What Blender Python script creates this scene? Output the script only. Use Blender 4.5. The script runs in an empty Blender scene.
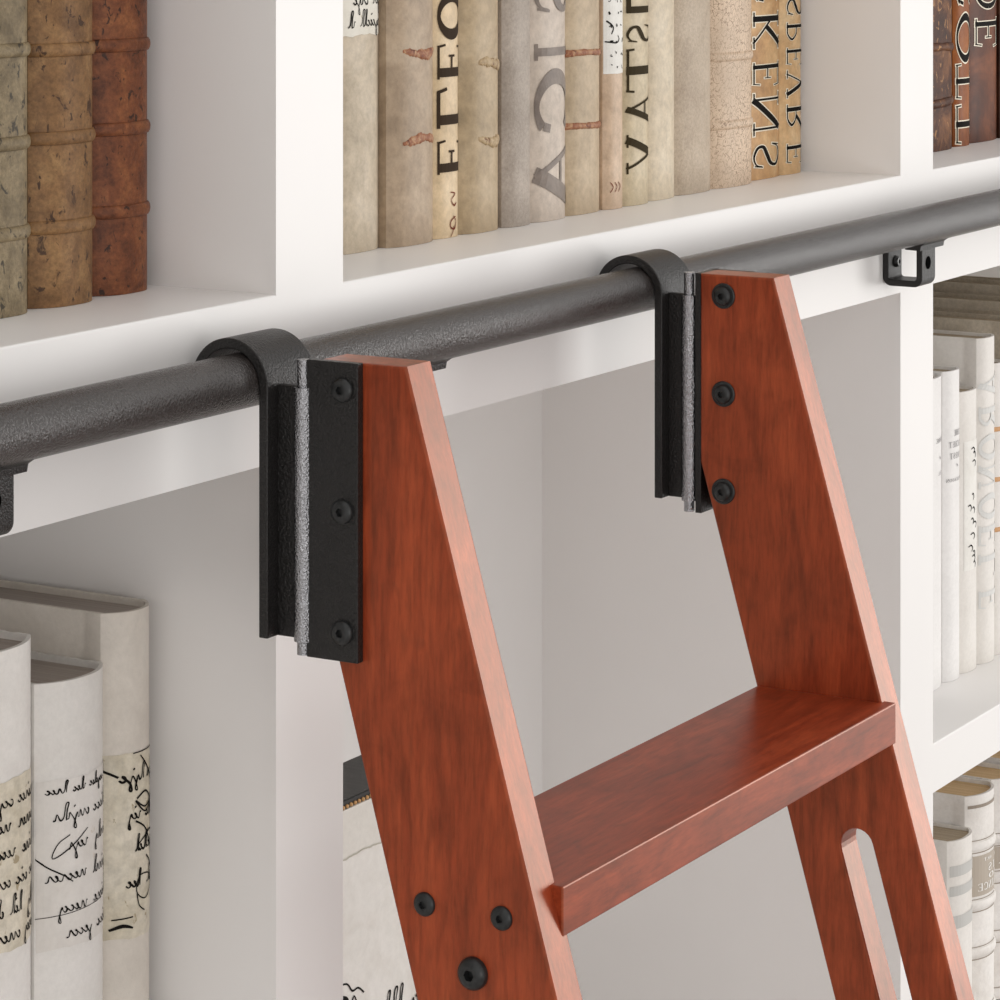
import bpy, bmesh, math, random
from mathutils import Vector
SC = bpy.context.scene
COL = SC.collection

# ------------------------------------------------------------------ camera
CAM_LOC = (-1.70, -1.043, 2.20)
cd = bpy.data.cameras.new('camera')
cam = bpy.data.objects.new('camera', cd)
COL.objects.link(cam)
cam.location = CAM_LOC
cam.rotation_euler = (math.pi / 2, 0, -math.radians(59.669))
cd.sensor_width = 36.0
cd.lens = 113.4
cd.shift_y = -0.6
cd.clip_start = 0.05
SC.camera = cam

# ------------------------------------------------------------------ world and lights
w = bpy.data.worlds.new('room_light')
SC.world = w
w.use_nodes = True
bg = w.node_tree.nodes['Background']
bg.inputs[0].default_value = (1.0, 0.975, 0.955, 1)
bg.inputs[1].default_value = 0.92


def area(name, loc, target, sx, sy, power, col=(1, 1, 1)):
    l = bpy.data.lights.new(name, 'AREA')
    l.shape = 'RECTANGLE'
    l.size, l.size_y, l.energy, l.color = sx, sy, power, col
    o = bpy.data.objects.new(name, l)
    COL.objects.link(o)
    o.location = loc
    o.rotation_euler = (Vector(target) - Vector(loc)).to_track_quat('-Z', 'Y').to_euler()
    return o


area('window_light_right', (3.3, -2.2, 1.88), (0.1, -0.1, 1.80), 1.10, 1.55, 38, (1, 0.98, 0.955))
area('window_light_left', (-2.15, -2.80, 1.70), (0.1, 0, 1.75), 0.9, 1.2, 10, (1, 0.975, 0.96))

vs = SC.view_settings
vs.view_transform = 'Standard'
vs.look = 'None'
vs.gamma = 1.0
vs.use_curve_mapping = False
vs.exposure = 0.0


# ------------------------------------------------------------------ materials
def new_mat(name):
    m = bpy.data.materials.new(name)
    m.use_nodes = True
    nt = m.node_tree
    return m, nt, nt.nodes['Principled BSDF']


def N(nt, kind, **kw):
    n = nt.nodes.new(kind)
    for k, v in kw.items():
        if k in n.inputs:
            n.inputs[k].default_value = v
        else:
            setattr(n, k, v)
    return n


def coords(nt, scale=(1, 1, 1), rot=(0, 0, 0)):
    tc = N(nt, 'ShaderNodeTexCoord')
    mp = N(nt, 'ShaderNodeMapping')
    mp.inputs['Scale'].default_value = scale
    mp.inputs['Rotation'].default_value = rot
    nt.links.new(tc.outputs['Object'], mp.inputs['Vector'])
    return mp.outputs['Vector']


def noise(nt, vec, scale, detail=4, rough=0.55, dist=0.0):
    n = N(nt, 'ShaderNodeTexNoise')
    n.inputs['Scale'].default_value = scale
    n.inputs['Detail'].default_value = detail
    n.inputs['Roughness'].default_value = rough
    n.inputs['Distortion'].default_value = dist
    nt.links.new(vec, n.inputs['Vector'])
    return n.outputs['Fac']


def ramp(nt, fac, stops):
    r = N(nt, 'ShaderNodeValToRGB')
    e = r.color_ramp.elements
    while len(e) < len(stops):
        e.new(0.5)
    for el, (p, c) in zip(e, stops):
        el.position = p
        el.color = c if len(c) == 4 else (*c, 1)
    nt.links.new(fac, r.inputs['Fac'])
    return r.outputs['Color']


def mix(nt, fac, a, b, mode='MIX'):
    m = N(nt, 'ShaderNodeMix', data_type='RGBA', blend_type=mode)
    for sock, v in ((m.inputs['Factor'], fac), (m.inputs['A'], a), (m.inputs['B'], b)):
        pass
    ins = [i for i in m.inputs if i.enabled]
    for sock, v in zip(ins, (fac, a, b)):
        if hasattr(v, 'is_linked'):
            nt.links.new(v, sock)
        elif isinstance(v, (int, float)):
            sock.default_value = v
        else:
            sock.default_value = v if len(v) == 4 else (*v, 1)
    return [o for o in m.outputs if o.enabled][0]


def bump(nt, bsdf, height, strength, distance):
    b = N(nt, 'ShaderNodeBump')
    b.inputs['Strength'].default_value = strength
    b.inputs['Distance'].default_value = distance
    nt.links.new(height, b.inputs['Height'])
    nt.links.new(b.outputs['Normal'], bsdf.inputs['Normal'])


def flat(name, col, rough=0.5, spec=0.5, metal=0.0):
    m, nt, b = new_mat(name)
    b.inputs['Base Color'].default_value = (*col, 1)
    b.inputs['Roughness'].default_value = rough
    b.inputs['Specular IOR Level'].default_value = spec
    b.inputs['Metallic'].default_value = metal
    return m


def srgb(r, g, b):
    f = lambda c: (c / 255 / 12.92) if c / 255 <= 0.04045 else ((c / 255 + 0.055) / 1.055) ** 2.4
    return (f(r), f(g), f(b))


def paint_mat():
    m, nt, b = new_mat('white_paint')
    v = coords(nt)
    c = ramp(nt, noise(nt, v, 6, 3), [(0.3, srgb(238, 236, 234)), (0.7, srgb(241, 239, 237))])
    nt.links.new(c, b.inputs['Base Color'])
    b.inputs['Roughness'].default_value = 0.38
    b.inputs['Specular IOR Level'].default_value = 0.35
    return m


def wood_mat(name, scale, rot=(0, 0, 0), seed=0.0):
    m, nt, b = new_mat(name)
    v = coords(nt, scale, rot)
    g1 = noise(nt, v, 1.0, 6, 0.62, 0.8)
    v2 = coords(nt, (14, 14, 14), rot)
    g2 = noise(nt, v2, 1.6, 4, 0.6, 1.2)
    v3 = coords(nt, tuple(s * 6 for s in scale), rot)
    g3 = noise(nt, v3, 1.0, 3, 0.7)
    c1 = ramp(nt, g1, [(0.28, srgb(108, 38, 20)), (0.5, srgb(144, 57, 31)), (0.74, srgb(168, 74, 42))])
    c2 = ramp(nt, g2, [(0.3, (0.74, 0.66, 0.66)), (0.48, (0.96, 0.94, 0.94)), (0.7, (1.08, 1.06, 1.06))])
    c3 = ramp(nt, g3, [(0.3, (0.62, 0.58, 0.58)), (0.62, (1.10, 1.10, 1.10))])
    c = mix(nt, 1.0, c1, c2, 'MULTIPLY')
    c = mix(nt, 0.8, c, c3, 'MULTIPLY')
    # small dark knots
    kn = noise(nt, coords(nt, (34, 34, 20), rot), 1.0, 2, 0.5, 0.4)
    kf = ramp(nt, kn, [(0.7, (0, 0, 0)), (0.78, (0.55, 0.55, 0.55))])
    c = mix(nt, kf, c, srgb(66, 30, 24))
    nt.links.new(c, b.inputs['Base Color'])
    b.inputs['Roughness'].default_value = 0.34
    b.inputs['Specular IOR Level'].default_value = 0.85
    b.inputs['Specular Tint'].default_value = (1.0, 0.55, 0.31, 1)
    b.inputs['Coat Weight'].default_value = 0.12
    b.inputs['Coat Roughness'].default_value = 0.27
    bump(nt, b, g3, 0.06, 0.0004)
    return m


def metal_mat(name, col, rough, scale, strength, metallic=0.0, spec=0.5, dist=0.0006):
    m, nt, b = new_mat(name)
    v = coords(nt)
    h = noise(nt, v, scale, 2, 0.5)
    c = ramp(nt, h, [(0.3, tuple(x * 0.8 for x in col)), (0.7, tuple(x * 1.2 for x in col))])
    nt.links.new(c, b.inputs['Base Color'])
    b.inputs['Roughness'].default_value = rough
    b.inputs['Metallic'].default_value = metallic
    b.inputs['Specular IOR Level'].default_value = spec
    bump(nt, b, h, strength, dist)
    return m


def leather_mat(name, dark, mid, light, spot, spot_at=0.68, scale=30, rough=0.5, bmp=0.35, fine=140, spot_scale=110, fc=0.78, spec=0.3):
    """mottled book cloth or leather with worn flecks of their own shape"""
    m, nt, b = new_mat(name)
    v = coords(nt)
    n1 = noise(nt, v, scale, 5, 0.62, 0.6)
    n2 = noise(nt, v, fine, 4, 0.7)
    n3 = noise(nt, coords(nt, (1.2, 1.2, 0.8)), spot_scale, 4, 0.6, 0.8)
    c = ramp(nt, n1, [(0.28, dark), (0.5, mid), (0.72, light)])
    g = ramp(nt, n2, [(0.3, (fc, fc, fc)), (0.65, (1 + (1 - fc) * 0.36,) * 3)])
    c = mix(nt, 0.9, c, g, 'MULTIPLY')
    f = ramp(nt, n3, [(spot_at, (0, 0, 0)), (min(spot_at + 0.05, 1), (0.9, 0.9, 0.9))])
    c = mix(nt, f, c, spot)
    nt.links.new(c, b.inputs['Base Color'])
    b.inputs['Roughness'].default_value = rough
    b.inputs['Specular IOR Level'].default_value = spec
    bump(nt, b, n2, bmp, 0.0008)
    return m


def crackle_mat(name, base, crack):
    m, nt, b = new_mat(name)
    v = coords(nt)
    wv = noise(nt, v, 60, 3)
    add = N(nt, 'ShaderNodeMixRGB', blend_type='ADD')
    add.inputs[0].default_value = 0.05
    nt.links.new(v, add.inputs[1])
    nt.links.new(wv, add.inputs[2])
    vo = N(nt, 'ShaderNodeTexVoronoi', feature='DISTANCE_TO_EDGE')
    vo.inputs['Scale'].default_value = 180
    nt.links.new(add.outputs[0], vo.inputs['Vector'])
    f = ramp(nt, vo.outputs['Distance'], [(0.0, (1, 1, 1)), (0.075, (0, 0, 0))])
    n1 = noise(nt, v, 26, 4)
    k = ramp(nt, n1, [(0.35, (0.5, 0.5, 0.5)), (0.55, (1, 1, 1))])
    f2 = mix(nt, 1.0, f, k, 'MULTIPLY')
    c0 = ramp(nt, n1, [(0.3, tuple(x * 0.85 for x in base)), (0.7, tuple(x * 1.08 for x in base))])
    c = mix(nt, f2, c0, crack)
    nt.links.new(c, b.inputs['Base Color'])
    b.inputs['Roughness'].default_value = 0.55
    bump(nt, b, vo.outputs['Distance'], 0.2, 0.0006)
    return m


def pages_mat(name, a, c):
    m, nt, b = new_mat(name)
    n = noise(nt, coords(nt, (1500, 6, 6)), 1.0, 3, 0.6)
    col = ramp(nt, n, [(0.3, a), (0.7, c)])
    nt.links.new(col, b.inputs['Base Color'])
    b.inputs['Roughness'].default_value = 0.8
    bump(nt, b, n, 0.4, 0.0006)
    return m


PAINT = paint_mat()
LEAN = math.atan(0.2858)
WOOD_S = wood_mat('cherry_wood_upright_grain', (62, 62, 8), (-LEAN, 0, 0))
WOOD_R = wood_mat('cherry_wood_rung_grain', (8, 62, 62))
RODM = metal_mat('dark_bronze_rail', srgb(50, 45, 43), 0.25, 760, 1.0, 0.0, 0.75, 0.0009)
BLACK = metal_mat('hammered_black_iron', srgb(26, 24, 23), 0.38, 700, 1.0, 0.0, 0.42, 0.0008)
KNUCK = metal_mat('worn_hinge_steel', srgb(164, 164, 167), 0.16, 850, 1.0, 1.0, 0.5, 0.0010)
BOLTM = metal_mat('black_oxide_bolt', srgb(42, 43, 43), 0.33, 500, 0.05, 0.3)
SOCK = flat('socket_black', srgb(12, 12, 12), 1.0, 0.0)
INK_BLACK = flat('ink_black', srgb(24, 21, 19), 0.8, 0.1)
INK_BROWN = flat('ink_dark_brown', srgb(58, 46, 35), 0.8, 0.1)
INK_OLIVE = flat('ink_olive_black', srgb(56, 47, 30), 0.8, 0.1)
INK_TAUPE = leather_mat('ink_taupe', srgb(112, 100, 92), srgb(126, 114, 105), srgb(138, 126, 116), srgb(160, 148, 138), 0.66)
INK_RED = flat('ink_rust_red', srgb(120, 62, 48), 0.8, 0.1)
INK_PALE = flat('ink_pale_grey', srgb(214, 214, 211), 0.65)
INK_GREY = flat('ink_grey', srgb(158, 156, 156), 0.65)
FOIL_CREAM = flat('lettering_cream_edge', srgb(240, 230, 208), 0.5)
WHITE_INK = flat('lettering_white', srgb(246, 244, 240), 0.5)
PAGES_TAN = pages_mat('pages_tan', srgb(190, 156, 110), srgb(232, 204, 162))
PAGES_GREY = pages_mat('pages_grey', srgb(146, 136, 127), srgb(176, 166, 157))
PAGES_BEIGE = pages_mat('pages_beige', srgb(150, 134, 112), srgb(190, 174, 150))
PAGES_DARK = pages_mat('pages_charcoal', srgb(72, 71, 70), srgb(88, 87, 85))

# ------------------------------------------------------------------ mesh helpers


def gloc(o):
    v = Vector((0, 0, 0))
    while o is not None:
        v += o.location
        o = o.parent
    return v


class MB:
    """collects faces and links them as ONE mesh object"""

    def __init__(self):
        self.v, self.f = [], []

    def add(self, vs_, fs):
        k = len(self.v)
        self.v += [tuple(p) for p in vs_]
        self.f += [[i + k for i in q] for q in fs]
        return self

    def box(self, x0, x1, y0, y1, z0, z1):
        return self.add([(x, y, z) for x in (x0, x1) for y in (y0, y1) for z in (z0, z1)],
                        [(0, 1, 3, 2), (4, 6, 7, 5), (0, 4, 5, 1), (2, 3, 7, 6), (0, 2, 6, 4), (1, 5, 7, 3)])

    def prism(self, prof, a, b, axis):
        n = len(prof)
        mk = {'x': lambda p, t: (t, p[0], p[1]), 'y': lambda p, t: (p[0], t, p[1]), 'z': lambda p, t: (p[0], p[1], t)}[axis]
        vs_ = [mk(p, a) for p in prof] + [mk(p, b) for p in prof]
        fs = [list(range(n))[::-1], list(range(n, 2 * n))]
        fs += [(i, (i + 1) % n, n + (i + 1) % n, n + i) for i in range(n)]
        return self.add(vs_, fs)

    def lathe_x(self, x, y, z, prof, sgn=-1, seg=28, hex_rings=()):
        """profile of (radius, height) turned about an axis along X; heights grow towards sgn*X"""
        vs_, fs = [], []
        for k, (r, h) in enumerate(prof):
            for i in range(seg):
                a = 2 * math.pi * i / seg
                rr = r
                if k in hex_rings:
                    d = (a % (math.pi / 3)) - math.pi / 6
                    rr = r * math.cos(math.pi / 6) / math.cos(d)
                vs_.append((x + sgn * h, y + rr * math.cos(a), z + rr * math.sin(a)))
        for k in range(len(prof) - 1):
            for i in range(seg):
                j = (i + 1) % seg
                fs.append((k * seg + i, k * seg + j, (k + 1) * seg + j, (k + 1) * seg + i))
        fs.append(list(range((len(prof) - 1) * seg, len(prof) * seg)))
        fs.append(list(range(seg)))
        return self.add(vs_, fs)

    def cyl(self, c0, c1, r, seg=32):
        c0, c1 = Vector(c0), Vector(c1)
        d = (c1 - c0).normalized()
        u = d.orthogonal().normalized()
        t = d.cross(u)
        vs_ = [c + (u * math.cos(2 * math.pi * i / seg) + t * math.sin(2 * math.pi * i / seg)) * r for c in (c0, c1) for i in range(seg)]
        fs = [(i, (i + 1) % seg, seg + (i + 1) % seg, seg + i) for i in range(seg)]
        fs += [list(range(seg))[::-1], list(range(seg, 2 * seg))]
        return self.add(vs_, fs)

    def build(self, name, m, parent=None, smooth=None, bevel=0.0, bseg=2):
        me = bpy.data.meshes.new(name)
        off = gloc(parent)
        me.from_pydata([tuple(Vector(p) - off) for p in self.v], [], self.f)
        bm = bmesh.new()
        bm.from_mesh(me)
        bmesh.ops.recalc_face_normals(bm, faces=bm.faces)
        bm.to_mesh(me)
        bm.free()
        me.materials.append(m)
        if smooth is not None:
            me.polygons.foreach_set('use_smooth', [True] * len(me.polygons))
            me.set_sharp_from_angle(angle=math.radians(smooth))
        o = bpy.data.objects.new(name, me)
        COL.objects.link(o)
        if parent is not None:
            o.parent = parent
        if bevel:
            b = o.modifiers.new('edge', 'BEVEL')
            b.width, b.segments, b.limit_method, b.angle_limit = bevel, bseg, 'ANGLE', math.radians(40)
        return o


def tag(o, label, cat, group=None):
    o['label'], o['category'] = label, cat
    if group:
        o['group'] = group
    return o


def thing(name, label, cat, loc, group=None):
    o = bpy.data.objects.new(name, None)
    o.empty_display_size = 0.05
    COL.objects.link(o)
    o.location = loc
    return tag(o, label, cat, group)


# ------------------------------------------------------------------ floor
fl = MB().box(-3.5, 4.5, -4.5, 1.2, -0.05, 0.0).build('floor', None or flat('pale_floor', srgb(188, 184, 181), 0.55))
fl['kind'] = 'structure'

# ------------------------------------------------------------------ bookcase
ZA, ZB = 1.9692, 1.8712          # thick rail shelf
ZL, ZLB = 1.4767, 1.4347         # shelf below it in the outer bays
DEPTH = 0.345
XU = [(-1.10, -1.03), (-0.1767, -0.1052), (0.7470, 0.8175), (1.67, 1.74)]
bc = thing('bookcase', 'white painted built-in bookcase with thick shelf rail and square bays', 'bookcase', (0.32, 0.17, 0.0))
for a, b in XU:
    MB().box(a, b, 0, DEPTH, 0, 2.78).build('upright', PAINT, bc)
SH = {0: [(ZB, ZA), (ZLB, ZL), (1.05, 1.09), (0.55, 0.59)], 1: [(ZB, ZA), (1.12, 1.16), (0.60, 0.64)], 2: [(ZB, ZA), (ZLB, ZL), (1.05, 1.09), (0.55, 0.59)]}
for bay in range(3):
    xa, xb = XU[bay][1], XU[bay + 1][0]
    for z0, z1 in SH[bay] + [(2.38, 2.42), (2.74, 2.78), (0.06, 0.10)]:
        e = 0.0012
        prof = [(0.0, z0), (DEPTH, z0), (DEPTH, z1), (e, z1), (e * 0.3, z1 - e * 0.3), (0, z1 - e)]
        MB().prism(prof, xa, xb, 'x').build('shelf', PAINT, bc)
    MB().box(xa, xb, DEPTH, DEPTH + 0.012, 0.0, 2.78).build('back_panel', PAINT, bc)

# ------------------------------------------------------------------ rail and its brackets
RY, RZ, RR = -0.034, 1.9328, 0.0155
rail = MB().cyl((-1.06, RY, RZ), (1.70, RY, RZ), RR, 64).build('ladder_rail', RODM, None, smooth=40)
tag(rail, 'long dark bronze round ladder rail running along the white shelf front', 'rail')


def bracket(xc, label, tab=0.0300):
    t = thing('rail_bracket', label, 'bracket', (xc, -0.018, 1.883), 'brackets under the ladder rail')
    hw, th = 0.0142, 0.0052
    zb, zt, r = 1.8812, 1.9130, 0.0075
    y0, y1 = -0.0352, 0.0
    outer, inner = [], []
    for k in range(9):
        a = math.pi * 0.5 * k / 8
        outer.append((y0 + r - r * math.cos(a), zb + r - r * math.sin(a)))
        inner.append((y0 + r - (r - th) * math.cos(a), zb + r - (r - th) * math.sin(a)))
    ob = [(-(p[0] - y0) + y1, p[1]) for p in outer][::-1]
    ib = [(-(p[0] - y0) + y1, p[1]) for p in inner][::-1]
    path_o = [(y0, zt)] + outer + ob + [(y1, zt)]
    path_i = [(y0 + th, zt)] + inner + ib + [(y1 - th, zt)]
    prof = path_o + path_i[::-1]
    MB().prism(prof, xc - hw, xc + hw, 'x').build('strap', BLACK, t, smooth=30, bevel=0.0006)
    # saddle plate under the rail, cupped to its curve
    pts = []
    for k in range(9):
        a = math.radians(-55 + 110 * k / 8)
        pts.append((RY + RR * math.sin(a), RZ - RR * math.cos(a)))
    sad = pts + [(pts[-1][0], 1.9168), (-0.0225, 1.9128), (-0.0354, 1.9128), (-0.0374, 1.9146), (pts[0][0], 1.9178)]
    sad = [(y, z) for y, z in pts[1:8]] + [(-0.0225, 1.9125), (-0.0358, 1.9120), (-0.0366, 1.9160)]
    MB().prism(sad, xc - 0.020, xc + tab, 'x').build('saddle_plate', BLACK, t)
    # screw on the back leg and the access hole of the front leg
    m = MB()
    prof = [(0.0048, 0), (0.0048, 0.0016), (0.0036, 0.0034), (0.0020, 0.0036), (0.0019, 0.0018)]
    mm = MB().lathe_x(0, 0, 0, prof, -1, 24, (3, 4))
    m.add([(xc + 0.001 + p[1], -th + p[0], 1.9000 + p[2]) for p in mm.v], mm.f)
    m.build('screw', BOLTM, t, smooth=35)
    h = MB().lathe_x(0, 0, 0, [(0.0054, 0.0), (0.0054, 0.0002)], -1, 28)
    hm = MB().add([(xc - 0.0015 + p[1], y0 - 0.00005 + p[0], 1.9008 + p[2]) for p in h.v], h.f)
    hm.build('screw_hole', SOCK, t)
    return t


bracket(-0.4740, 'black U-shaped rail bracket at the far left edge of the picture', 0.0236)
bracket(-0.0735, 'black U-shaped rail bracket mostly hidden behind the top of the left ladder side', 0.0290)
bracket(0.7235, 'black U-shaped rail bracket with screw under the rail right of the ladder')

# ------------------------------------------------------------------ ladder
lad = thing('library_ladder', 'cherry wood rolling library ladder hooked over the dark rail', 'ladder', (0.0, -0.62, 0.0))
XL, XR, TH = -0.2506, 0.2126, 0.0262
SLP = 0.2858
ZTOP = 1.9467


def front(z):
    return -0.1358 - SLP * (ZTOP - z)


def back(z):
    return -0.0815 - SLP * max(0.0, 1.819 - z)


RUNGS = [1.6725 - 0.305 * k for k in range(6)]


def stringer(x0):
    """outline in the ladder's side plane with long hand slots between the rungs"""
    prof = [(-0.0815, ZTOP), (front(ZTOP), ZTOP), (front(0), 0.0), (back(0), 0.0), (-0.0815, 1.819)]
    cu = bpy.data.curves.new('outline', 'CURVE')
    cu.dimensions = '2D'
    cu.fill_mode = 'BOTH'
    bv = 0.0013
    cu.extrude = TH / 2 - bv
    cu.bevel_depth = bv
    cu.bevel_resolution = 1
    cu.offset = -bv

    def poly(pts):
        s = cu.splines.new('POLY')
        s.points.add(len(pts) - 1)
        for p, (a, b) in zip(s.points, pts):
            p.co = (a, b, 0, 1)
        s.use_cyclic_u = True
    poly(prof)
    ca, sa = math.cos(LEAN), math.sin(LEAN)
    for zr in RUNGS:
        zt, zb_ = zr - 0.0970, zr - 0.305 + 0.075
        if zb_ < 0.05:
            continue
        yc = lambda z: 0.5 * (front(z) + back(z))
        r = 0.0115
        pts = []
        for k in range(13):
            a = math.pi * k / 12
            dx, dz = r * math.cos(a), r * math.sin(a)
            pts.append((yc(zt) + dx * ca - dz * -sa * 1.0, zt + dx * -sa * -1.0 * 0 + dz * ca + dx * -sa))
        for k in range(13):
            a = math.pi + math.pi * k / 12
            dx, dz = r * math.cos(a), r * math.sin(a)
            pts.append((yc(zb_) + dx * ca + dz * sa, zb_ + dz * ca - dx * sa))
        poly(pts)
    ob = bpy.data.objects.new('outline', cu)
    COL.objects.link(ob)
    dg = bpy.context.evaluated_depsgraph_get()
    me0 = bpy.data.meshes.new_from_object(ob.evaluated_get(dg))
    m = MB()
    m.add([(x0 + TH / 2 + v.co.z, v.co.x, v.co.y) for v in me0.vertices], [list(p.vertices) for p in me0.polygons])
    bpy.data.objects.remove(ob)
    bpy.data.meshes.remove(me0)
    return m.build('side_rail', WOOD_S, lad)


SL, SR = stringer(XL), stringer(XR)
for z in RUNGS:
    yb_, yf = back(z) - 0.0005, front(z) - 0.0079
    MB().box(XL + TH - 0.006, XR + 0.006, yf, yb_, z - 0.0268, z).build('rung', WOOD_R, lad, bevel=0.0009)


def bolt(x, y, z, r, h, parent, washer=0.0):
    m = MB()
    b0 = 0.0
    if washer:
        m.lathe_x(x, y, z, [(washer, -0.0002), (washer, 0.0010), (washer - 0.0006, 0.0014), (r * 0.6, 0.0014)], -1, 32)
        b0 = 0.0012
    m.lathe_x(x, y, z, [(r, b0 - 0.0002), (r, b0 + h * 0.35), (r * 0.93, b0 + h * 0.62), (r * 0.70, b0 + h * 0.93), (r * 0.46, b0 + h), (r * 0.36, b0 + h), (r * 0.34, b0 + h * 0.25)], -1, 32, (5, 6))
    return m.build('bolt', BOLTM, parent, smooth=32)


def hook(xn):
    """flat bar bent over the rail with a long leg in front"""
    wx, th, ri = 0.047, 0.0058, 0.0200
    RYH, RZH = -0.0302, 1.9310
    ro = ri + th
    o, i = [], []
    o.append((RYH + ro, RZH - 0.010))
    i.append((RYH + ri, RZH - 0.010))
    for k in range(29):
        a = math.pi * k / 28
        o.append((RYH + ro * math.cos(a), RZH + ro * math.sin(a)))
        i.append((RYH + ri * math.cos(a), RZH + ri * math.sin(a)))
    o.append((RYH - ro, 1.7928))
    i.append((RYH - ri, 1.7928))
    return MB().prism(o + i[::-1], xn, xn + wx, 'x').build('rail_hook', BLACK, lad, smooth=25, bevel=0.0006)


def hinge(xn, far_leaf):
    hk = hook(xn)
    xl = xn + 0.0104
    yk = -0.0716 if not far_leaf else -0.0705
    rk = 0.0054
    MB().box(xl, xl + 0.0044, yk, -0.0556, 1.7928, 1.9318).build('hinge_leaf', BLACK, lad, bevel=0.0005)
    xk = xl + 0.0022
    MB().cyl((xk, yk, 1.7912), (xk, yk, 1.9312), rk, 32).build('hinge_knuckle', KNUCK, lad, smooth=40)
    for za, zb in ((1.7838, 1.7911), (1.9313, 1.9465)):
        MB().cyl((xk, yk, za), (xk, yk, zb), rk * 0.68, 32).build('hinge_pin', KNUCK, lad, smooth=40)
    if not far_leaf:
        lf = MB().box(xl, XL, -0.1084, yk - rk * 0.6, 1.7832, 1.9470).build('hinge_leaf', BLACK, lad, bevel=0.0006)
        for z in (1.9320, 1.8654, 1.7993):
            bolt(xl, -0.0986, z, 0.0068, 0.0034, lf)
    else:
        # leaf wraps behind the back edge of the right side and along its far face
        lf = MB().box(xl - 0.0012, XR + TH + 0.0044, -0.0811, -0.0768, 1.7838, 1.9466)
        lf.box(XR + TH, XR + TH + 0.0044, -0.1084, -0.0768, 1.7838, 1.9466)
        lf.build('hinge_leaf', BLACK, lad)


hinge(-0.2668, False)
hinge(0.2050, True)
for z in (1.9326, 1.8664, 1.8006):
    bolt(XR, -0.0990, z, 0.0064, 0.0036, SR, 0.0086)
bolt(XL, -0.1480, 1.6572, 0.0065, 0.0030, SL)
bolt(XL, -0.1962, 1.6575, 0.0065, 0.0030, SL)
bolt(XL, -0.1788, 1.6252, 0.0088, 0.0058, SL)

# ------------------------------------------------------------------ book parts


class Spine:
    def __init__(s, x0, x1, yt, bulge, p=2.6):
        s.x0, s.x1, s.yt, s.b, s.p = x0, x1, yt, bulge, p

    def y(s, x):
        t = (2 * x - s.x0 - s.x1) / (s.x1 - s.x0)
        t = max(-1.0, min(1.0, t))
        return s.yt + s.b * abs(t) ** s.p


def smooth_pts(pts, n=6):
    out = []
    for k in range(len(pts) - 1):
        p0, p1, p2, p3 = pts[max(k - 1, 0)], pts[k], pts[k + 1], pts[min(k + 2, len(pts) - 1)]
        for i in range(n):
            t = i / n
            out.append(tuple(0.5 * ((2 * b) + (-a + c) * t + (2 * a - 5 * b + 4 * c - d) * t * t + (-a + 3 * b - 3 * c + d) * t ** 3) for a, b, c, d in zip(p0, p1, p2, p3)))
    out.append(pts[-1])
    return out


def ribbon(pts):
    """pts of (x, y, width) -> list of quads in the plane"""
    L, R = [], []
    for k, (x, y, wd) in enumerate(pts):
        a, b = pts[max(k - 1, 0)], pts[min(k + 1, len(pts) - 1)]
        dx, dy = b[0] - a[0], b[1] - a[1]
        d = math.hypot(dx, dy) or 1.0
        nx, ny = -dy / d * wd / 2, dx / d * wd / 2
        L.append((x + nx, y + ny))
        R.append((x - nx, y - ny))
    return [(L[k], L[k + 1], R[k + 1], R[k]) for k in range(len(pts) - 1)]


def seg(x0, y0, x1, y1, wd, n=8):
    return [(x0 + (x1 - x0) * k / n, y0 + (y1 - y0) * k / n, wd) for k in range(n + 1)]


def ell(cx, cy, rx, ry, a0, a1, wide, thin, n=36):
    out = []
    for k in range(n + 1):
        a = math.radians(a0 + (a1 - a0) * k / n)
        out.append((cx + rx * math.cos(a), cy + ry * math.sin(a), thin + (wide - thin) * abs(math.cos(a)) ** 1.5))
    return out


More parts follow.
